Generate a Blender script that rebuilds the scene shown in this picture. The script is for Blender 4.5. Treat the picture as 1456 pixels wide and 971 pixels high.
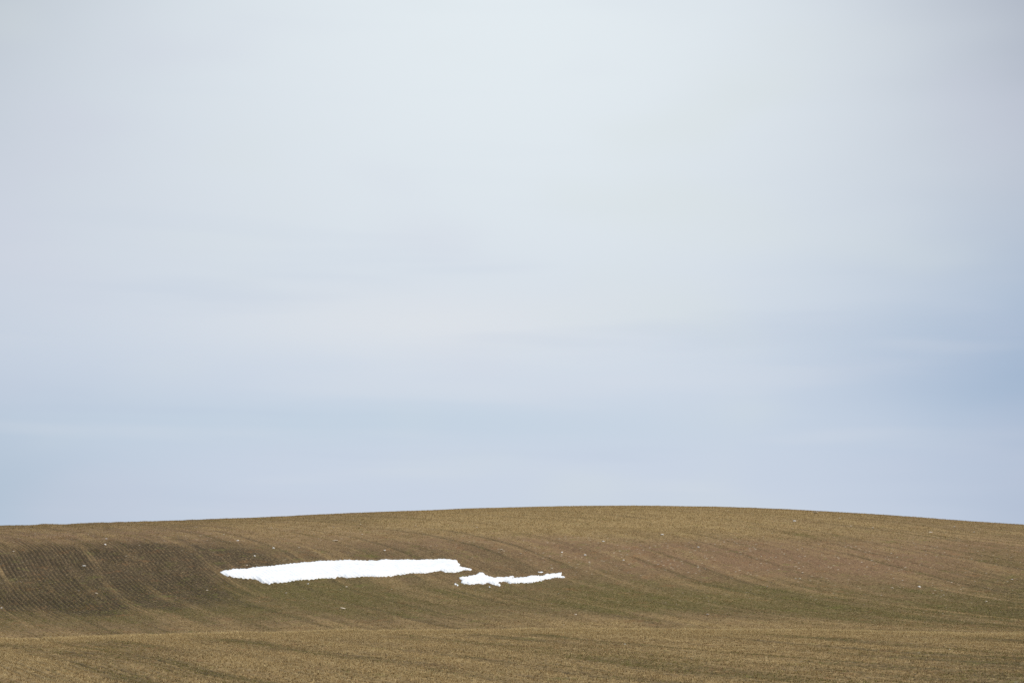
import bpy, math, random
import numpy as np
for o in list(bpy.data.objects): bpy.data.objects.remove(o)
S = bpy.context.scene
C = S.collection
R = math.radians
rng = np.random.default_rng(7)

# ------------------------------------------------------------------ camera
FOCAL = 70.0
PITCH = R(6.5)
F = FOCAL / 36 * 1456                     # focal length in photo pixels
cam = bpy.data.objects.new('camera', bpy.data.cameras.new('camera'))
C.objects.link(cam); S.camera = cam
cam.data.lens = FOCAL; cam.data.sensor_width = 36
cam.data.clip_start = 0.1; cam.data.clip_end = 20000
cam.location = (0, 0, 0)
cam.rotation_euler = (math.pi / 2 + PITCH, 0, 0)

# ------------------------------------------------------------------ world: veiled sky
SUN_EL, SUN_AZ = R(40), R(105)            # azimuth from +Y, positive to the right
w = bpy.data.worlds.new('World'); S.world = w; w.use_nodes = True
wt = w.node_tree; wt.nodes.clear()
class NT:
    def __init__(s, t): s.t = t
    def n(s, typ, **kw):
        nd = s.t.nodes.new(typ)
        for k, v in kw.items(): setattr(nd, k, v)
        return nd
    def set(s, sock, v):
        if hasattr(v, 'is_output'): s.t.links.new(v, sock)
        else: sock.default_value = v
    def m(s, op, a, b=0.0, c=None, clamp=False):
        nd = s.n('ShaderNodeMath', operation=op, use_clamp=clamp)
        s.set(nd.inputs[0], a); s.set(nd.inputs[1], b)
        if c is not None: s.set(nd.inputs[2], c)
        return nd.outputs[0]
    def ramp(s, v, a, b, lo=0.0, hi=1.0):                # smooth step
        nd = s.n('ShaderNodeMapRange', interpolation_type='SMOOTHSTEP')
        s.set(nd.inputs[0], v); s.set(nd.inputs[1], a); s.set(nd.inputs[2], b)
        s.set(nd.inputs[3], lo); s.set(nd.inputs[4], hi)
        return nd.outputs[0]
    def mix(s, f, a, b, mode='MIX'):
        nd = s.n('ShaderNodeMix', data_type='RGBA', blend_type=mode)
        s.set(nd.inputs[0], f); s.set(nd.inputs[6], a); s.set(nd.inputs[7], b)
        return nd.outputs[2]
    def xyz(s, x, y, z=0.0):
        nd = s.n('ShaderNodeCombineXYZ')
        s.set(nd.inputs[0], x); s.set(nd.inputs[1], y); s.set(nd.inputs[2], z)
        return nd.outputs[0]
    def noise(s, v, scale, detail=2.0, rough=0.5, dist=0.0):
        nd = s.n('ShaderNodeTexNoise')
        s.set(nd.inputs['Vector'], v); nd.inputs['Scale'].default_value = scale
        nd.inputs['Detail'].default_value = detail; nd.inputs['Roughness'].default_value = rough
        nd.inputs['Distortion'].default_value = dist
        return nd.outputs['Fac']
    def bump(s, ax, ay, sx, sy, x, y):                   # soft cloud lobe exp(-((x-ax)/sx)^2-((y-ay)/sy)^2)
        dx = s.m('DIVIDE', s.m('SUBTRACT', x, ax), sx); dy = s.m('DIVIDE', s.m('SUBTRACT', y, ay), sy)
        q = s.m('ADD', s.m('MULTIPLY', dx, dx), s.m('MULTIPLY', dy, dy))
        return s.m('EXPONENT', s.m('MULTIPLY', q, -1.0))
def lin(r, g, b):
    f = lambda c: (c / 255 / 12.92) if c / 255 <= 0.04045 else ((c / 255 + 0.055) / 1.055) ** 2.4
    return (f(r), f(g), f(b), 1)
W = NT(wt)
tc = W.n('ShaderNodeTexCoord'); sep = W.n('ShaderNodeSeparateXYZ')
wt.links.new(tc.outputs['Generated'], sep.inputs[0])
dx, dy, dz = sep.outputs
# degrees right of due north / above the horizon, the clouds' own coordinates
az = W.m('MULTIPLY', W.m('ARCTAN2', dx, dy), 57.2958)
el = W.m('MULTIPLY', W.m('ARCSINE', dz), 57.2958)
wn = W.noise(W.xyz(W.m('MULTIPLY', az, .05), W.m('MULTIPLY', el, .14)), 1.0, 2.0, .5)
wn2 = W.noise(W.xyz(W.m('MULTIPLY', az, .06), W.m('MULTIPLY', el, .28), 4.0), 1.0, 2.5, .5)
elw = W.m('ADD', el, W.m('MULTIPLY', W.m('SUBTRACT', wn, .5), 3.0))
azw = W.m('ADD', az, W.m('MULTIPLY', W.m('SUBTRACT', wn2, .5), 6.0))
low, high, blue, bright = lin(199, 210, 228), lin(211, 219, 229), lin(156, 182, 211), lin(231, 239, 243)
col = W.mix(W.ramp(elw, 3.0, 11.0), low, high)
col = W.mix(W.bump(0.5, 17.0, 14.0, 10.0, az, W.m('ADD', el, W.m('MULTIPLY', W.m('SUBTRACT', wn, .5), 1.6))), col, bright)           # glow of the sun behind the veil
col = W.mix(W.m('MULTIPLY', W.bump(-2.5, 7.0, 6.5, 1.0, W.m('ADD', az, W.m('MULTIPLY', W.m('SUBTRACT', wn2, .5), 2.0)), W.m('ADD', el, W.m('MULTIPLY', W.m('SUBTRACT', wn, .5), 1.2))), .75), col, lin(225, 229, 234))   # pale low streak
col = W.mix(W.m('MULTIPLY', W.bump(17.5, 6.0, 7.0, 3.6, azw, elw), .85), col, blue)                  # thinner blue patch
col = W.mix(W.m('MULTIPLY', W.bump(-18.0, 2.6, 7.5, 3.0, azw, elw), .75), col, lin(166, 188, 208))  # blue-grey streak
col = W.mix(W.m('MULTIPLY', W.bump(-4.0, 4.1, 11.0, .75, az, W.m('ADD', el, W.m('MULTIPLY', W.m('SUBTRACT', wn, .5), 1.0))), .42), col, lin(186, 207, 223))
fs = W.noise(W.xyz(W.m('ADD', W.m('MULTIPLY', az, .09), W.m('MULTIPLY', el, .12)), W.m('MULTIPLY', el, .85), 2.0), 1.0, 2.5, .5, .15)
fm = W.m('SUBTRACT', 1.0, W.ramp(el, 7.0, 11.0, 0.0, .85))
col = W.mix(W.m('MULTIPLY', W.ramp(fs, .52, .74, 0.0, .17), fm), col, lin(226, 229, 234))       # thin wisps low in the sky
col = W.mix(W.m('MULTIPLY', W.ramp(fs, .48, .28, 0.0, .17), fm), col, lin(184, 198, 220))
col = W.mix(W.m('MULTIPLY', W.bump(-22.0, 12.0, 9.0, 9.0, azw, elw), .5), col, lin(184, 190, 206))   # greyer sides and corners, lens vignetting painted into the sky
col = W.mix(W.m('MULTIPLY', W.bump(21.0, 16.0, 8.5, 9.0, azw, elw), .85), col, lin(158, 166, 184))
col = W.mix(W.m('MULTIPLY', W.bump(-22.0, 20.0, 8.5, 6.0, az, el), .9), col, lin(140, 152, 158))
col = W.mix(W.m('MULTIPLY', W.bump(21.0, 19.0, 8.0, 6.5, az, el), .6), col, lin(140, 146, 162))
col = W.mix(W.m('MULTIPLY', W.bump(21.0, 0.5, 6.5, 5.0, az, el), .85), col, lin(140, 160, 190))
hn = W.noise(W.xyz(W.m('MULTIPLY', az, .10), W.m('MULTIPLY', el, .25), 9.0), 1.0, 2.0, .5)
col = W.mix(W.ramp(hn, .52, .75, 0.0, .30), col, lin(218, 226, 224))        # faint warm and cool tints of the veil
col = W.mix(W.ramp(hn, .48, .28, 0.0, .22), col, lin(207, 209, 225))
BG = 0.1
vm = W.n('ShaderNodeVectorMath', operation='SCALE'); wt.links.new(col, vm.inputs[0]); vm.inputs['Scale'].default_value = 1 / BG
sky = W.n('ShaderNodeTexSky', sky_type='NISHITA', sun_disc=False, sun_elevation=SUN_EL, sun_rotation=SUN_AZ)
mx = W.mix(.95, sky.outputs[0], vm.outputs[0])
bg = W.n('ShaderNodeBackground'); wt.links.new(mx, bg.inputs[0]); bg.inputs[1].default_value = BG
wo = W.n('ShaderNodeOutputWorld'); wt.links.new(bg.outputs[0], wo.inputs[0])

sl = bpy.data.lights.new('sun', 'SUN'); sl.energy = 2.6; sl.angle = R(10); sl.color = (1, .94, .84)
so = bpy.data.objects.new('sun', sl); C.objects.link(so)
so.rotation_euler = (-(math.pi / 2 - SUN_EL), 0, -SUN_AZ)
S.cycles.use_denoising = False if hasattr(S, "cycles") else None
S.view_settings.view_transform = 'Standard'; S.view_settings.look = 'None'
S.view_settings.gamma = 1; S.view_settings.use_curve_mapping = False; S.view_settings.exposure = 0

# ------------------------------------------------------------------ numeric helpers
def hash2(ix, iy, seed):
    h = (ix.astype(np.int64) * 374761393 + iy.astype(np.int64) * 668265263 + seed * 1442695041) & 0xFFFFFFFF
    h = ((h ^ (h >> 13)) * 1274126177) & 0xFFFFFFFF
    return ((h ^ (h >> 16)) & 0xFFFF) / 65535.0
def vnoise(x, y, seed=0):
    ix = np.floor(x); iy = np.floor(y); fx = x - ix; fy = y - iy
    fx = fx * fx * (3 - 2 * fx); fy = fy * fy * (3 - 2 * fy)
    a = hash2(ix, iy, seed); b = hash2(ix + 1, iy, seed); c = hash2(ix, iy + 1, seed); d = hash2(ix + 1, iy + 1, seed)
    return (a * (1 - fx) + b * fx) * (1 - fy) + (c * (1 - fx) + d * fx) * fy
def fbm(x, y, seed=0, oct=4):
    s = 0; a = .5; t = 0
    for k in range(oct):
        s = s + a * vnoise(x, y, seed + k * 17); t += a; a *= .55
        x, y = x * 1.93 + y * .31 + 5.1, y * 1.93 - x * .31 + 2.7
    return s / t
def sst(x, a, b):
    t = np.clip((x - a) / (b - a), 0, 1); return t * t * (3 - 2 * t)
def pchip(xk, yk, x):
    xk = np.asarray(xk, float); yk = np.asarray(yk, float)
    h = np.diff(xk); dl = np.diff(yk) / h; m = np.zeros_like(yk)
    for i in range(1, len(xk) - 1):
        if dl[i-1] * dl[i] > 0:
            w1 = 2 * h[i] + h[i-1]; w2 = h[i] + 2 * h[i-1]
            m[i] = (w1 + w2) / (w1 / dl[i-1] + w2 / dl[i])
    m[0] = dl[0]; m[-1] = dl[-1]
    x = np.clip(x, xk[0], xk[-1]); i = np.clip(np.searchsorted(xk, x) - 1, 0, len(xk) - 2)
    t = (x - xk[i]) / h[i]
    return (yk[i] * (1 + 2*t) * (1-t)**2 + h[i] * m[i] * t * (1-t)**2 + yk[i+1] * t*t * (3 - 2*t) + h[i] * m[i+1] * t*t * (t - 1))

# ------------------------------------------------------------------ terrain relief
CX = np.array([-300, 0, 200, 364, 550, 728, 870, 1000, 1092, 1250, 1350, 1456, 1800]) - 728.
CY = [756, 748, 742, 736, 728, 722, 719.5, 720.5, 723.5, 732, 739.5, 746.5, 768]
FX = np.array([-300, 0, 200, 364, 600, 850, 1092, 1250, 1456, 1800]) - 728.
FY = [912, 909, 903, 899, 894.5, 893, 895, 898, 902, 906]
ST = [58, 62, 66, 70, 76, 83, 89, 95, 102, 115, 140, 160, 200, 300, 700, 3000, 9000]
TL = [.135, .16, .30, .9, 1.1, 1.15]
SC = [1, 1.045, 1.035, .985, .87, .75, .635, .46, .29, .145, .03, 0, .05] + TL[2:-2] + [1.1, 1.1]
SL = [1, 1.02, 1.005, .955, .865, .75, .605, .42, .20, .09, .02, 0, .05] + TL[2:-2] + [1.1, 1.1]
SR = [1, .988, .965, .925, .84, .74, .63, .48, .33, .17, .04, 0, .05] + TL[2:-2] + [1.1, 1.1]
SC, SL, SR = [a[:17] for a in (SC, SL, SR)]
GT = [30, 37, 45, 52, 58]; GV = [1, .60, .32, .12, 0]
def E_of(py):
    v = 485.5 - py
    return (F * math.sin(PITCH) + v * math.cos(PITCH)) / (F * math.cos(PITCH) - v * math.sin(PITCH))
def lookpy(X, r):
    """photo row at which the ground at range r shows, for bearing X"""
    Cr = pchip(CX, CY, X); Fo = pchip(FX, FY, X)
    lr = np.log(r)
    wl = sst(-X, 150, 650); wr = sst(X, 100, 650)
    s = pchip(np.log(ST), SC, lr) * (1 - wl - wr) + pchip(np.log(ST), SL, lr) * wl + pchip(np.log(ST), SR, lr) * wr
    far = Cr + s * (Fo - Cr)
    near = Fo + pchip(GT, GV, r) * (971 - Fo)
    return np.where(r > 58, far, near)
def base_z(x, y):
    r = np.hypot(x, y); a = np.arctan2(x, y)
    ac = np.clip(a, -.36, .36)
    X = np.tan(ac) * F
    re = np.clip(r, 30, None)
    z = re * np.cos(ac) * E_of(lookpy(X, re))
    z = z + .10 * (fbm(x / 9, y / 9, 3, 3) - .5) * sst(r, 20, 50) * (1 - .7 * sst(r, 110, 150))
    fade = sst(np.abs(a), .5, 1.6)
    return z * (1 - fade) + (-1.73) * fade
K = .37
def rowco(x, y):
    q = (x + K * y) / math.hypot(1, K); p = (K * x - y) / math.hypot(1, K)
    q = q + .6 * (fbm(x / 30, y / 30, 40, 2) - .5) + .05 * (fbm(x / 3, y / 3, 41, 2) - .5)
    return p, q
ROW = .195
def zones(x, y):
    """what grows or lies where: straw with the painted lit fold edge, bare red-brown soil, green weed, darker ground"""
    r = np.hypot(x, y); a = np.clip(np.arctan2(x, y), -.36, .36)
    px = np.tan(a) * F + 728; py = lookpy(np.tan(a) * F, np.clip(r, 30, 200))
    p, q = rowco(x, y)
    n1 = fbm(x / 6, y / 6, 11, 4) - .5; n2 = fbm(x / 2.2, y / 2.2, 12, 4) - .5
    st = fbm(p / 16, q / .75, 13, 4) - .5              # drill pass streaks
    st2 = fbm(p / 8, q / .3, 14, 3) - .5
    g = lambda cx, cy, sx, sy: np.exp(-((px - cx) / sx) ** 2 - ((py - cy) / sy) ** 2)
    Cr = pchip(CX, CY, px - 728); Fo = pchip(FX, FY, px - 728)
    s = (py - Cr) / (Fo - Cr)
    s0 = s; s = s + np.clip((s - .1) * 3, 0, 1) * np.clip((.9 - s) * 5, 0, 1) * (.28 * n1 + .25 * st + .10 * n2)  # 0 at the crest, 1 at the fold, more in front of it
    cm = np.exp(-((px - 850) / 420) ** 2)
    straw = (.12 + .88 * cm) * (1 - sst(s, .10 + .07 * cm, .26 + .08 * cm)) + .55 * sst(s0, .86, .96) * np.where(r > 60, 1, 0) * (.35 + .65 * sst(px, 200, 800)) + 1.3 * np.exp(-((r - 57.0) / 2.6) ** 2)  # last term paints the lit edge of the fold as straw
    straw += sst(s, .99, 1.06) * (.66 - .38 * sst(px, 1050, 1500) * sst(s, 1.05, 1.25) - .25 * sst(-px, -300, 100) * sst(s, 1.1, 1.3))
    soil = 1.1 * g(930, 786, 230, 30) + 1.1 * g(1210, 800, 220, 30) + .95 * g(1330, 842, 120, 12) + .6 * g(1420, 775, 120, 14) + .8 * g(600, 762, 190, 16) + .95 * g(330, 760, 200, 13) + .95 * g(60, 764, 170, 11)
    soil += .25 * g(230, 935, 220, 18) + .3 * g(60, 900, 60, 10) + .3 * g(1190, 925, 60, 12)
    green = sst(s, .44, .62) * (1 - sst(s0, .80, .99)) * .72 + .6 * g(900, 862, 90, 12) + .5 * g(430, 840, 120, 14)
    green += .35 * sst(px, 1250, 1500) * (sst(s, .2, .5)) + .3 * g(1150, 764, 70, 9) + .4 * g(1400, 795, 70, 18)
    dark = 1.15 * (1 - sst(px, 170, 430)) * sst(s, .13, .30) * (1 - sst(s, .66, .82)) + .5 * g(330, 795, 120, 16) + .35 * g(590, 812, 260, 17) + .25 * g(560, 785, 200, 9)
    tq = np.mod(q + 1.3, 5.6); tram = np.maximum(np.exp(-((tq - 1.0) / .15) ** 2), np.exp(-((tq - 2.75) / .15) ** 2)) * sst(fbm(p / 12, q / 5, 19, 3), .34, .60)
    dark += .3 * sst(px, 1250, 1480) * sst(s, .25, .6)
    m = lambda v, a1, a2, a3: np.clip(v + a1 * n1 + a2 * n2 + a3 * st, 0, 1); s = s0
    fg = sst(s, 1.0, 1.08); lw = 1 - .75 * (1 - sst(px, 200, 420)) * (1 - fg) * sst(s, .1, .25) * (1 - sst(s, .6, .8))
    straw = np.clip(straw + .5 * n1 + .5 * n2 + (1.2 * lw + .75 * fg) * st + (.6 + .5 * fg) * st2, 0, 1)
    soil = m(soil, 1.0, .7, .6) * (1 - .5 * straw)
    green = np.clip(green + .5 * n1 + .6 * n2 - (1.2 + 1.0 * fg) * st - (.6 + .5 * fg) * st2 - .1 + .1 * fg, 0, 1)
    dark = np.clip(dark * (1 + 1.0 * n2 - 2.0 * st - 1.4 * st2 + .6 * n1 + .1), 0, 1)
    lit_ridge = .85 * np.exp(-((r - 56.8) / 2.6) ** 2)  # lit fold edge, painted in as brighter straw
    straw = np.clip(straw * (1 - .7 * tram) + lit_ridge * (.5 + 1.2 * (n2 + .3)), 0, 1); green = np.clip(green * (1 - lit_ridge) + .35 * tram, 0, 1); dark = np.clip(dark * (1 - lit_ridge) + .45 * tram, 0, 1)
    return straw, soil, green, dark
def micro(x, y):
    p, q = rowco(x, y); r = np.hypot(x, y)
    k = .55 + .9 * (fbm(x / 7, y / 7, 31, 3) - .3)
    a = np.arctan2(x, y)
    left = 1 + .9 * (1 - sst(a, -.24, -.10)) * sst(r, 75, 88)
    z = .016 * np.cos(2 * math.pi * q / ROW) * k * left
    z = z + .03 * (fbm(p / .9, q / .11, 32, 3) - .5) + .035 * (fbm(x / .22, y / .22, 33, 3) - .5) + .10 * (fbm(p / 8, q / .9, 34, 3) - .5) * left
    return z * sst(r, 3, 12) * (1 - .85 * sst(r, 170, 220))
def ray_hit(px, py, y0=25, y1=175):
    """where the sight line through a photo pixel meets the ground"""
    px = np.asarray(px, float).ravel(); py = np.asarray(py, float).ravel()
    X = px - 728; v = 485.5 - py
    den = F * math.cos(PITCH) - v * math.sin(PITCH)
    u = X / den; e = (F * math.sin(PITCH) + v * math.cos(PITCH)) / den
    out = np.zeros((len(px), 3))
    Y = np.concatenate([np.arange(25, 120, .08), np.arange(120, 175, .25)]); Y = Y[(Y >= y0) & (Y <= y1)]
    for i in range(0, len(px), 400):
        uu = u[i:i+400, None]; ee = e[i:i+400, None]
        d = ee * Y[None] - base_z(uu * Y[None], np.broadcast_to(Y[None], (uu.shape[0], len(Y))))
        hit = d <= 0; k = np.argmax(hit, 1); k = np.where(hit.any(1), k, len(Y) - 1); k = np.clip(k, 1, None)
        rr = np.arange(len(k)); d0 = d[rr, k-1]; d1 = d[rr, k]; t = np.clip(d0 / (d0 - d1 + 1e-9), 0, 1)
        yy = Y[k-1] + t * (Y[k] - Y[k-1])
        out[i:i+400, 0] = u[i:i+400] * yy; out[i:i+400, 1] = yy
    out[:, 2] = base_z(out[:, 0], out[:, 1])
    return out

def make_mesh(name, V, Fc, n):
    me = bpy.data.meshes.new(name)
    me.vertices.add(len(V)); me.vertices.foreach_set('co', np.ascontiguousarray(V, np.float32).ravel())
    me.loops.add(Fc.size); me.loops.foreach_set('vertex_index', np.ascontiguousarray(Fc, np.int32).ravel())
    me.polygons.add(len(Fc)); me.polygons.foreach_set('loop_start', np.arange(0, Fc.size, n, dtype=np.int32))
    me.update(calc_edges=True); return me
def fattr(me, name, v):
    a = me.attributes.new(name, 'FLOAT', 'POINT'); a.data.foreach_set('value', np.ascontiguousarray(v, np.float32))
def link(name, me, mat, smooth=True, **props):
    o = bpy.data.objects.new(name, me); C.objects.link(o)
    if mat: me.materials.append(mat)
    me.polygons.foreach_set('use_smooth', np.full(len(me.polygons), smooth))
    for k, v in props.items(): o[k] = v
    return o

# ------------------------------------------------------------------ materials
def new_mat(name, rough=.9, spec=.15):
    m = bpy.data.materials.new(name); m.use_nodes = True
    b = m.node_tree.nodes['Principled BSDF']; b.inputs['Roughness'].default_value = rough
    b.inputs['Specular IOR Level'].default_value = spec
    return m, NT(m.node_tree), b
def attr(N, name):
    a = N.n('ShaderNodeAttribute'); a.attribute_name = name; return a.outputs['Fac']
mg, N, B = new_mat('field_soil', .95, .05)
geo = N.n('ShaderNodeNewGeometry').outputs['Position']
straw, soil, green, dark = [attr(N, k) for k in ('straw', 'soil', 'green', 'dark')]
fine = N.noise(geo, 9.0, 4.0, .8); mid = N.noise(geo, 3.2, 3.0, .6); grit = N.noise(geo, 30.0, 2.0, .6)
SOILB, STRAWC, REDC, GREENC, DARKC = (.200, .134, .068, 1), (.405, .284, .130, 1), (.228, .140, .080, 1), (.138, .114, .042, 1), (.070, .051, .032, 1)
c = SOILB
c = N.mix(soil, c, REDC)
c = N.mix(N.m('MULTIPLY', green, N.ramp(mid, .25, .65, .55, 1.0)), c, GREENC)
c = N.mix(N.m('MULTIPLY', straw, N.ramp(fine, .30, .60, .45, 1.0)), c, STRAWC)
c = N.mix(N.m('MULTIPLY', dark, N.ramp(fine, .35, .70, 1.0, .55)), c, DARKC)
c = N.mix(N.ramp(fine, .54, .66, 0.0, .75), c, (.42, .31, .155, 1))      # bits of dry stalk
c = N.mix(N.ramp(fine, .46, .34, 0.0, .75), c, (.045, .036, .022, 1))      # damp clods
rust = N.noise(geo, .9, 4.0, .7)
c = N.mix(N.ramp(rust, .54, .72, 0.0, .45), c, (.26, .13, .055, 1))      # rusty and yellow-green patches of old growth
c = N.mix(N.ramp(rust, .44, .28, 0.0, .45), c, (.17, .17, .045, 1))
c = N.mix(N.ramp(grit, .66, .80, 0.0, .5), c, (.36, .30, .22, 1))
fl = N.n('ShaderNodeTexVoronoi'); N.t.links.new(geo, fl.inputs['Vector']); fl.inputs['Scale'].default_value = 3.2
cs = N.n('ShaderNodeSeparateColor'); N.t.links.new(fl.outputs['Color'], cs.inputs[0])
chip = N.m('MULTIPLY', N.ramp(fl.outputs['Distance'], .24, .14), N.ramp(cs.outputs[0], .55, .70))
c = N.mix(N.m('MULTIPLY', chip, N.m('ADD', N.m('MULTIPLY', soil, .7), .10)), c, (.48, .41, .31, 1))      # small chips of pale stone in the bare soil
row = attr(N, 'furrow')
c = N.mix(N.m('MULTIPLY', row, .75), c, (.045, .036, .022, 1))  # darkens furrows: bare soil plus row shade put into the colour
N.t.links.new(c, B.inputs['Base Color'])
bp = N.n('ShaderNodeBump'); bp.inputs['Strength'].default_value = .8; bp.inputs['Distance'].default_value = .04
N.t.links.new(N.m('ADD', fine, N.m('MULTIPLY', grit, .4)), bp.inputs['Height']); N.t.links.new(bp.outputs[0], B.inputs['Normal'])

mb, N, B = new_mat('grass_blades', .85, .08)
t = attr(N, 'tone'); gg = attr(N, 'green'); br = attr(N, 'bright')
cr = N.n('ShaderNodeValToRGB'); N.t.links.new(t, cr.inputs[0])
els = cr.color_ramp.elements; els[0].position = 0; els[0].color = (.085, .056, .028, 1); els[1].position = 1; els[1].color = (.66, .52, .28, 1)
for ps, cc in ((.3, (.23, .145, .070, 1)), (.6, (.375, .262, .122, 1)), (.85, (.515, .378, .19, 1))):
    e = els.new(ps); e.color = cc
g2 = N.mix(br, (.078, .086, .024, 1), (.26, .24, .065, 1))
bc = N.mix(gg, cr.outputs[0], g2)
N.t.links.new(bc, B.inputs['Base Color'])
tl = N.n('ShaderNodeBsdfTranslucent'); N.t.links.new(bc, tl.inputs[0])
ml = N.n('ShaderNodeMixShader'); ml.inputs[0].default_value = .35
N.t.links.new(B.outputs[0], ml.inputs[1]); N.t.links.new(tl.outputs[0], ml.inputs[2])
N.t.links.new(ml.outputs[0], N.t.nodes['Material Output'].inputs[0])

ms, N, B = new_mat('old_snow', .7, .2)
geo = N.n('ShaderNodeNewGeometry').outputs['Position']
sn = N.noise(geo, 2.0, 4.0, .6)
scl = N.mix(N.ramp(sn, .38, .62), (.84, .855, .88, 1), (.93, .93, .93, 1))
dirt = N.noise(geo, 14.0, 4.0, .7)
scl = N.mix(N.m('MULTIPLY', attr(N, 'rim'), N.ramp(dirt, .45, .65, 0.0, .7)), scl, (.36, .31, .25, 1))   # gritty melting rim
N.t.links.new(scl, B.inputs['Base Color'])
bp = N.n('ShaderNodeBump'); bp.inputs['Strength'].default_value = .25; bp.inputs['Distance'].default_value = .05
N.t.links.new(sn, bp.inputs['Height']); N.t.links.new(bp.outputs[0], B.inputs['Normal'])

def stone_mat(name, col):
    m, N, B = new_mat(name, .9, .2)
    nz = N.noise(N.n('ShaderNodeTexCoord').outputs['Object'], 14.0, 3.0, .6)
    N.t.links.new(N.mix(N.ramp(nz, .3, .7), tuple(c * .72 for c in col[:3]) + (1,), col), B.inputs['Base Color'])
    return m
stone_mats = [stone_mat('chalk_stone', (.88, .85, .79, 1)), stone_mat('sand_stone', (.66, .56, .43, 1)), stone_mat('grey_stone', (.50, .43, .34, 1))]

# ------------------------------------------------------------------ the field (one sheet to the horizon)
azs = np.concatenate([-np.linspace(math.pi, .40, 60, endpoint=False), np.linspace(-.40, -.33, 40, endpoint=False),
                      np.linspace(-.33, .33, 1300), np.linspace(.40, .33, 40, endpoint=False)[::-1], np.linspace(math.pi, .40, 60, endpoint=False)[::-1][:-1]])
rs = np.concatenate([[0.05, 1, 3, 6, 8, 10], np.arange(12, 28, .15), np.arange(28, 60, .10), np.arange(60, 110, .095), np.arange(110, 172, .16),
                     np.geomspace(172, 9000, 90)])
A, RR = np.meshgrid(azs, rs); x = np.sin(A) * RR; y = np.cos(A) * RR
z = base_z(x, y) + micro(x, y)
na, nr = len(azs), len(rs)
idx = np.arange(nr * na).reshape(nr, na); nx = np.roll(idx, -1, 1)
quads = np.stack([idx[:-1], nx[:-1], nx[1:], idx[1:]], -1).reshape(-1, 4)[:, ::-1]
me = make_mesh('field', np.stack([x.ravel(), y.ravel(), z.ravel()], 1), quads, 4)
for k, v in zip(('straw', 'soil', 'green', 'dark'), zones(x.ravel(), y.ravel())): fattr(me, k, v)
p, q = rowco(x.ravel(), y.ravel())
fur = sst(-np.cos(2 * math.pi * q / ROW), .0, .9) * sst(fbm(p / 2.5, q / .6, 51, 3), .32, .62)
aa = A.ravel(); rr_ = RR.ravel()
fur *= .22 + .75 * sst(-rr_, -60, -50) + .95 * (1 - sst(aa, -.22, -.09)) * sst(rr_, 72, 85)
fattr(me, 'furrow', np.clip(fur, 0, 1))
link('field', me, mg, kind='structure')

# ------------------------------------------------------------------ stubble and young grass (nobody could count it)
def scatter(n, r0, r1, h, a0=.325):
    r = np.sqrt(rng.uniform(r0 ** 2, r1 ** 2, n)); a = rng.uniform(-a0, a0, n)
    x = np.sin(a) * r; y = np.cos(a) * r
    p, q = rowco(x, y)
    # most plants stand on the drilled rows
    ph = q / ROW; k = np.round(ph) - ph
    snap = rng.uniform(0, 1, n) < .75
    sh = np.where(snap, k * ROW * .8, 0); nrm = math.hypot(1, K)
    x = x + sh / nrm; y = y + sh * K / nrm
    st, so_, gr, dk = zones(x, y)
    dens = .25 + .55 * st + .5 * gr - .25 * so_ - .25 * dk + 1.2 * (fbm(x / .5, y / .5, 61, 2) - .5)
    keep = rng.uniform(0, 1, n) < dens
    return x[keep], y[keep], st[keep], gr[keep], so_[keep], dk[keep], np.full(keep.sum(), h)
parts = [scatter(90000, 6, 27, .028, .6), scatter(26000, 56.2, 59.3, .036), scatter(360000, 27, 62, .023), scatter(420000, 62, 112, .034), scatter(300000, 112, 172, .045)]  # second batch is extra stubble added to brighten the fold edge
x, y, st, gr, so_, dk, hh = [np.concatenate(a) for a in zip(*parts)]
n = len(x); z = base_z(x, y) + micro(x, y)
NB = 3
ang = rng.uniform(0, 2 * math.pi, (n, NB)); lean = rng.uniform(.2, 2.6, (n, NB)); hgt = hh[:, None] * rng.uniform(.45, 1.4, (n, NB)) * (.75 + .5 * st[:, None])
wid = hh[:, None] * rng.uniform(.10, .22, (n, NB)) + .003
ox = x[:, None] + rng.normal(0, .012, (n, NB)); oy = y[:, None] + rng.normal(0, .012, (n, NB)); oz = np.repeat(z[:, None] - .012, NB, 1)
wa = ang + rng.uniform(1.0, 2.1, (n, NB))
v0 = np.stack([ox - np.cos(wa) * wid, oy - np.sin(wa) * wid, oz], -1)
v1 = np.stack([ox + np.cos(wa) * wid, oy + np.sin(wa) * wid, oz], -1)
v2 = np.stack([ox + np.cos(ang) * lean * hgt * .6, oy + np.sin(ang) * lean * hgt * .6, oz + hgt + .012], -1)
V = np.stack([v0, v1, v2], 2).reshape(-1, 3)
me = make_mesh('stubble_grass', V, np.arange(len(V)).reshape(-1, 3), 3)
tone = np.clip(rng.normal(.36, .37, (n, NB)) + .32 * st[:, None] - .16 * dk[:, None] - .10 * so_[:, None] + .32 * np.exp(-((np.hypot(x, y) - 57.8) / 1.3) ** 2)[:, None], 0, 1)  # last term lightens blades to paint the lit fold edge
isg = rng.uniform(0, 1, (n, 1)) < np.clip(.12 + .54 * gr - .25 * st, 0, .8)[:, None]
gv = np.where(isg, rng.uniform(.6, 1, (n, NB)), rng.uniform(0, .15, (n, NB)))
rep = lambda v: np.repeat(v.reshape(-1), 3)
fattr(me, 'tone', rep(tone)); fattr(me, 'green', rep(gv)); fattr(me, 'bright', rep(rng.uniform(0, 1, (n, 1)) * np.ones((1, NB))))
link('stubble_grass', me, mb, False, kind='stuff', label='short dry straw stubble and young green grass across the whole field', category='grass')

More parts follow.
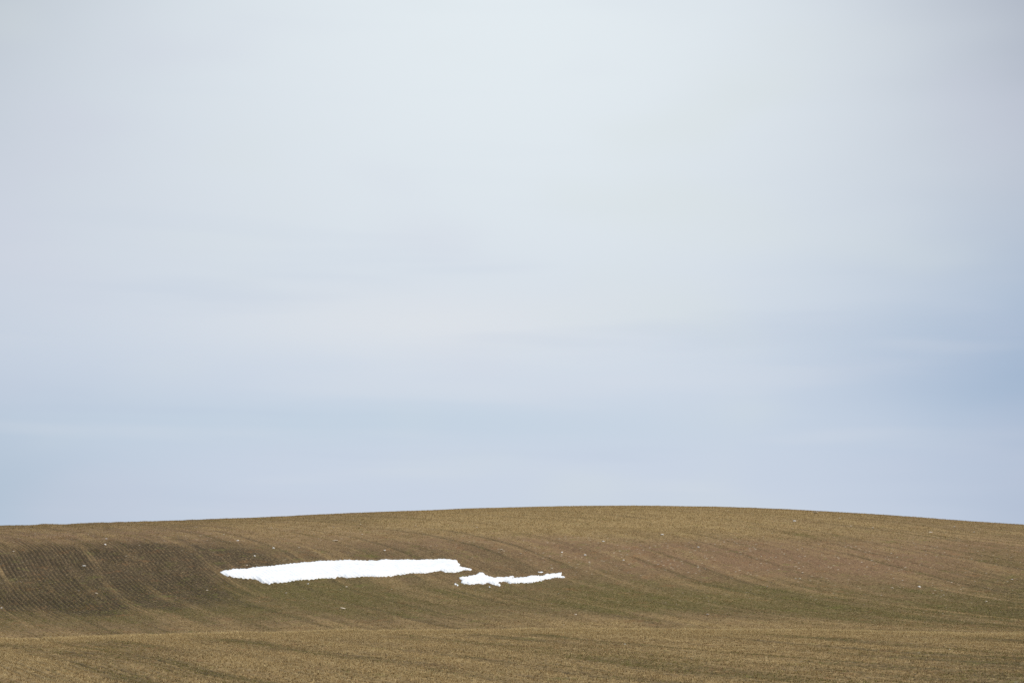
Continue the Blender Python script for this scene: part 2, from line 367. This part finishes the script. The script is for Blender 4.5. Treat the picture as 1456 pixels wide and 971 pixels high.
# ------------------------------------------------------------------ snow
big = [(312.6,813),(317.9,810.9),(327.5,809.5),(329.5,808.4),(355,806.4),(379.7,804.7),(396,802.7),(416.8,800.3),(437.4,798.5),(453.8,796.8),(478.6,796.2),
 (507.5,795.6),(535,795.3),(550,794.4),(565,795),(596.8,794.4),(617.4,794.4),(627,793.8),(639.3,794),(650.3,796.2),(651,798.5),(654.5,802),(651.7,803.8),(662.7,806),
 (672.3,808.2),(669.6,810),(661.3,809.5),(654.5,811.9),(644.8,813),(632.5,812.7),(625.6,810.5),(617.4,812.3),(603.6,814.3),(584.4,814.3),(574.8,816),(565,816.4),
 (557,818.7),(548.7,819.8),(533.6,820.9),(528,819.8),(510,820.2),(495,820.8),(485.5,819),(480,818.5),(477.2,821.9),(459.3,821.2),(448.4,822.9),(431.9,824.2),
 (415.4,826.7),(401.6,828.4),(387.9,828),(382.4,829.8),(381,828.4),(371.4,826.7),(366,823.3),(359,821.6),(345.3,822.3),(334.3,821.2),(324.7,819.6),(316.5,817),(314.4,815)]
small = [(652.6,820.1),(660.6,818.5),(670.2,817),(676.4,815.7),(681.2,812.7),(686.7,813.7),(694.9,818.2),(700.4,819.8),(705,820),(706.6,818.5),(717,819.1),(730.7,818.2),
 (731.8,819.1),(728,821),(736.2,820.5),(747,818.7),(758,817),(769,817.8),(777.4,816),(788.4,814.3),(798.7,814),(798,817.4),(804,818.9),(803.5,821),(791,821.2),
 (778.7,822.6),(771.9,824),(756.8,827),(736.2,828.8),(725.2,828.4),(717,826),(708.7,828),(712,831),(710,832.5),(699,830),(695,828.4),(681.2,829.5),(667.5,830.5),
 (657.9,828.8),(655,826.7),(657.2,824.6),(653.7,822.6)]
def blob(cx, cy, rx, ry, n=14, seed=0):
    g = random.Random(seed)
    return [(cx + rx * math.cos(t) * g.uniform(.75, 1.15), cy + ry * math.sin(t) * g.uniform(.75, 1.15)) for t in [2 * math.pi * k / n for k in range(n)]]
def sdist(px, py, poly):
    P = np.array(poly); Q = np.roll(P, -1, 0)
    best = np.full(px.shape, 1e9); ins = np.zeros(px.shape, bool)
    for (ax, ay), (bx, by) in zip(P, Q):
        ex, ey = bx - ax, by - ay
        t = np.clip(((px - ax) * ex + (py - ay) * ey) / (ex * ex + ey * ey), 0, 1)
        best = np.minimum(best, np.hypot(px - ax - t * ex, py - ay - t * ey))
        cr = ((ay > py) != (by > py)) & (px < ex * (py - ay) / (ey if abs(ey) > 1e-9 else 1e-9) + ax)
        ins ^= cr
    return np.where(ins, best, -best)
def snow(name, poly, step, thick, rag, label, cat='snow', group=None, seed=0):
    P = np.array(poly)
    gx = np.arange(P[:, 0].min() - 3, P[:, 0].max() + 3, step); gy = np.arange(P[:, 1].min() - 3, P[:, 1].max() + 3, step)
    GX, GY = np.meshgrid(gx, gy)
    sd = sdist(GX, GY, poly) + rag * ((1.3 if seed == 2 else 1) * (fbm(GX / 2.2, GY / 1.5, 70 + seed, 3) - .5) * 2 - (.25 if cat == 'snow patch' else 0) + 1.6 * (fbm(GX / 8, GY / 4, 80 + seed, 3) - .5))
    H = ray_hit(GX, GY + .35, 76, 112)                       # sheet laid over the slope
    h = np.where(sd > 0, thick * (1 - np.exp(-np.clip(sd, 0, 50) / 1.8)) + .010, sd * .09)
    h = h + np.where(sd > 0, .02 * sst(sd, 0, 3) * (fbm(GX / 14, GY / 4, 90, 3) - .5) * 2, 0)
    # the rim follows the furrows, the middle bridges over them
    mz = micro(H[:, 0], H[:, 1]).reshape(GX.shape)
    H[:, 2] += (h + mz * (1 - sst(sd, .5, 3) * .7) + .02 * sst(sd, 0, 3)).ravel()
    keep = sd > -1.6
    i = np.arange(GX.size).reshape(GX.shape)
    ok = keep[:-1, :-1] & keep[1:, :-1] & keep[:-1, 1:] & keep[1:, 1:]
    qd = np.stack([i[:-1, :-1], i[1:, :-1], i[1:, 1:], i[:-1, 1:]], -1)[ok]
    used = np.unique(qd); remap = np.zeros(GX.size, int); remap[used] = np.arange(len(used))
    V = H[used]; rim = 1 - sst(sd.ravel()[used], 0, 1.6); c0 = V.mean(0)
    me = make_mesh(name, V - c0, remap[qd], 4)
    fattr(me, 'rim', rim)
    o = link(name, me, ms, True, label=label, category=cat)
    o.location = c0
    if group: o['group'] = group
    return o
snow('snow_patch', big, .5, .04, .65, 'long large white snow patch lying across the middle of the brown slope', 'snow patch', seed=1)
snow('snow_patch', small, .4, .025, .8, 'smaller ragged white snow patch with a thin tail, right of the large one', 'snow patch', seed=2)
SG = 'small leftover bits of snow'
snow('snow_scrap', blob(769, 813.4, 4.2, .9, seed=3), .35, .03, .25, 'thin flat sliver of snow just above the tail of the smaller snow patch', 'snow scrap', SG, 3)
snow('snow_scrap', blob(696.3, 833.4, 1.5, 1.2, seed=4), .3, .03, .2, 'tiny lone snow scrap just below the middle of the smaller snow patch', 'snow scrap', SG, 4)
snow('snow_scrap', blob(647.6, 829.4, 1.9, 1.3, seed=5), .3, .03, .2, 'tiny snow scrap farthest left beside the left end of the smaller patch', 'snow scrap', SG, 5)
snow('snow_scrap', blob(650.6, 831.2, 1.2, .9, seed=6), .3, .03, .2, 'tiniest snow scrap, lowest at the left end of the smaller patch', 'snow scrap', SG, 6)

# ------------------------------------------------------------------ stones
import bmesh
def stone_mesh(k):
    g = random.Random(k); bm = bmesh.new(); bmesh.ops.create_icosphere(bm, subdivisions=2, radius=1)
    pl = [(g.gauss(0, 1), g.gauss(0, 1), g.gauss(0, 1)) for _ in range(9)]
    for v in bm.verts:                              # chip flat facets off the ball
        for a in pl:
            l = math.sqrt(sum(c * c for c in a)); nn = [c / l for c in a]; d = sum(v.co[i] * nn[i] for i in range(3))
            lim = .72
            if d > lim:
                for i in range(3): v.co[i] -= nn[i] * (d - lim) * .85
        v.co.x *= 1.15; v.co.z *= .68
        v.co += v.co.normalized() * g.uniform(-.04, .04)
    me = bpy.data.meshes.new('stone'); bm.to_mesh(me); bm.free(); return me
protos = []
for k in range(9):
    me = stone_mesh(k); me.materials.append(stone_mats[0 if k < 4 else (1 if k < 7 else 2)]); protos.append(me)
SGR = 'pale stones scattered over the field'
def put_stone(px, py, w_px, mesh, label, flat=.9):
    h = ray_hit([px], [py + .3])[0]; s = w_px * 1.12 / 2 / F * math.hypot(h[0], h[1])
    o = bpy.data.objects.new('stone', mesh); C.objects.link(o)
    zz = h[2] + float(micro(np.array([h[0]]), np.array([h[1]]))[0])
    o.location = (h[0], h[1], zz + s * .35); o.scale = (s, s * .8, s * flat)
    o.rotation_euler = (random.uniform(-.2, .2), random.uniform(-.2, .2), random.uniform(-.5, .5))
    o['label'] = label; o['category'] = 'stone'; o['group'] = SGR
    return o
random.seed(3)
named = [  # px, py, width in photo pixels, flatness, mesh, label
 (119.5,804,4.4,.6,0,'brightest white stone on the dark furrowed slope at the far left'),
 (1129.7,741,3.8,.9,1,'largest white stone near the crest right of the hilltop'),
 (1307,834.5,3.6,.9,2,'bright white stone in the reddish brown patch at the right'),
 (1269,836,3.2,.8,4,'cream stone just left of the bright stone in the reddish patch'),
 (1323,757,5.0,.5,5,'wide flat tan stone just below the skyline at the right'),
 (941.6,761.4,4.6,.6,3,'wide white stone on brown soil below the hilltop'),
 (858,770,3.0,.8,0,'white stone on brown soil between the hilltop and the snow tail'),
 (832,788.8,2.8,1.1,1,'upright white stone on brown soil up and right of the snow tail'),
 (799,785.7,2.8,.9,2,'white stone directly above the right tip of the snow tail'),
 (886.6,795.8,2.5,.9,3,'small white stone alone on brown soil right of the snow tail'),
 (993,777.6,2.6,.8,1,'small cream stone in the brown band right of the hilltop'),
 (818.7,873,3.4,.9,4,'pale stone on the green strip between the snow tail and the fold'),
 (802,887.6,2.2,.8,5,'small pale stone just above the tan fold line at the centre'),
 (713,782,4.6,.5,5,'wide flat tan stone above the gap between the snow patches'),
 (547,782,3.0,.9,3,'cream stone just above the right half of the large snow patch'),
 (477,769,7.0,.35,5,'long flat tan slab above the middle of the large snow patch'),
 (389,780,3.2,.9,0,'white stone above the left part of the large snow patch'),
 (362,790,3.0,.7,2,'white stone close above the left end of the large snow patch'),
 (338,768,3.0,.9,1,'white stone on the upper slope up from the left tip of the snow'),
 (488,865.5,7.0,.3,4,'long flat pale slab on the green strip below the large snow patch'),
 (492.5,834,3.2,.8,6,'tan stone just below the large snow patch'),
 (151,767,3.2,.6,3,'flat white stone high on the left slope, upper of two'),
 (149.4,775,3.0,.9,2,'small white stone high on the left slope, lower of two'),
 (19,784,3.6,.5,4,'flat cream stone on the dark slope near the left edge'),
 (137,844,3.6,.6,5,'flat cream stone at the foot of the dark slope at the left'),
 (1160,730,7.0,.3,4,'long flat tan slab right on the skyline right of the hilltop'),
 (1350,923,3.2,.8,4,'lone pale stone in the foreground grass at the right'),
 (888.5,916.4,2.6,.9,0,'lone small white stone in the foreground right of centre'),
 (1402.5,856,3.2,.8,4,'cream stone on the dark green slope near the right edge'),
 (2,865,2.6,.8,0,'small white stone cut by the left edge of the photo'),
 (351,803,3.2,1.1,6,'yellowish stone touching the top edge of the large snow patch'),
 (785,808,2.8,.8,4,'cream stone just above the tail of the smaller snow patch'),
 (1006,874.5,4.0,.5,7,'flat grey stone on the green strip right of centre'),
 (678,750,2.8,.7,6,'tan stone near the crest left of the hilltop')]
for px, py, wd, fl, k, lb in named: put_stone(px, py, wd, protos[k], lb, fl)
plain = [(198,775),(318,760),(112,841),(233,769),(294.5,839),(279,749),(125.6,761.4),(50,759),(179,791),(386,750),(425,778),(474,749),(513,745),(515,760),(591,748),
 (438,831),(407,843),(557,839),(1082.5,790.7),(1091,834),(740.5,787),(1162,738.5),(1194,736.8),(1210,748),(1357,749),(1385,756),(1141,813.6),(1131,823),(1137.5,823),
 (1342,846.5),(1340.5,872.5),(1423,870),(1270.7,823),(1329,839),(1386.5,827),(1177,862),(1283,825.6),(1353,828),(1439,823),(1241,751)]
def zone_of(px, py):
    s = (py - np.interp(px - 728, CX, CY)) / (np.interp(px - 728, FX, FY) - np.interp(px - 728, CX, CY))
    h = 'near the skyline' if s < .2 else ('high up' if s < .38 else ('mid-slope' if s < .62 else 'low down'))
    if px < 150: c = 'at the far left'
    elif px < 312: c = 'left of the snow'
    elif px < 672: c = 'over the large snow patch' if py < 810 else 'under the large snow patch'
    elif px < 806: c = 'over the snow tail' if py < 815 else 'under the snow tail'
    elif px < 960: c = 'just right of the snow tail'
    elif px < 1120: c = 'at right centre'
    elif px < 1250: c = 'at the right'
    elif px < 1340: c = 'farther right'
    else: c = 'at the far right'
    return h + ' ' + c
ORD = 'first second third fourth fifth sixth seventh eighth ninth tenth eleventh twelfth thirteenth fourteenth fifteenth sixteenth seventeenth eighteenth nineteenth twentieth'.split()
specks = [(px, py, random.uniform(2.0, 3.0), random.choice([3, 4, 5, 6, 7, 8])) for px, py in plain]
def on_snow(px, py): return 305 < px < 812 and 790 < py < 836
k = 0
while k < 90:
    px = random.choice([random.uniform(5, 1450), random.gauss(1280, 90), random.gauss(950, 130)]); py = random.choice([random.uniform(745, 890), random.gauss(800, 28)])
    if not (5 < px < 1450) or on_snow(px, py) or py < np.interp(px - 728, CX, CY) + 6 or py > 885: continue
    if min((px - a[0]) ** 2 + (py - a[1]) ** 2 for a in specks) < 16: continue
    specks.append((px, py, random.uniform(1.1, 1.8), random.choice([4, 5, 6, 7, 8]))); k += 1
seen = {}
for px, py, wd, mk in sorted(specks):
    zn = zone_of(px, py); i = seen.get(zn, 0); seen[zn] = i + 1
    put_stone(px, py, wd, protos[mk], 'stone speck, %s from left of those %s' % (ORD[i], zn), random.uniform(.5, .9))
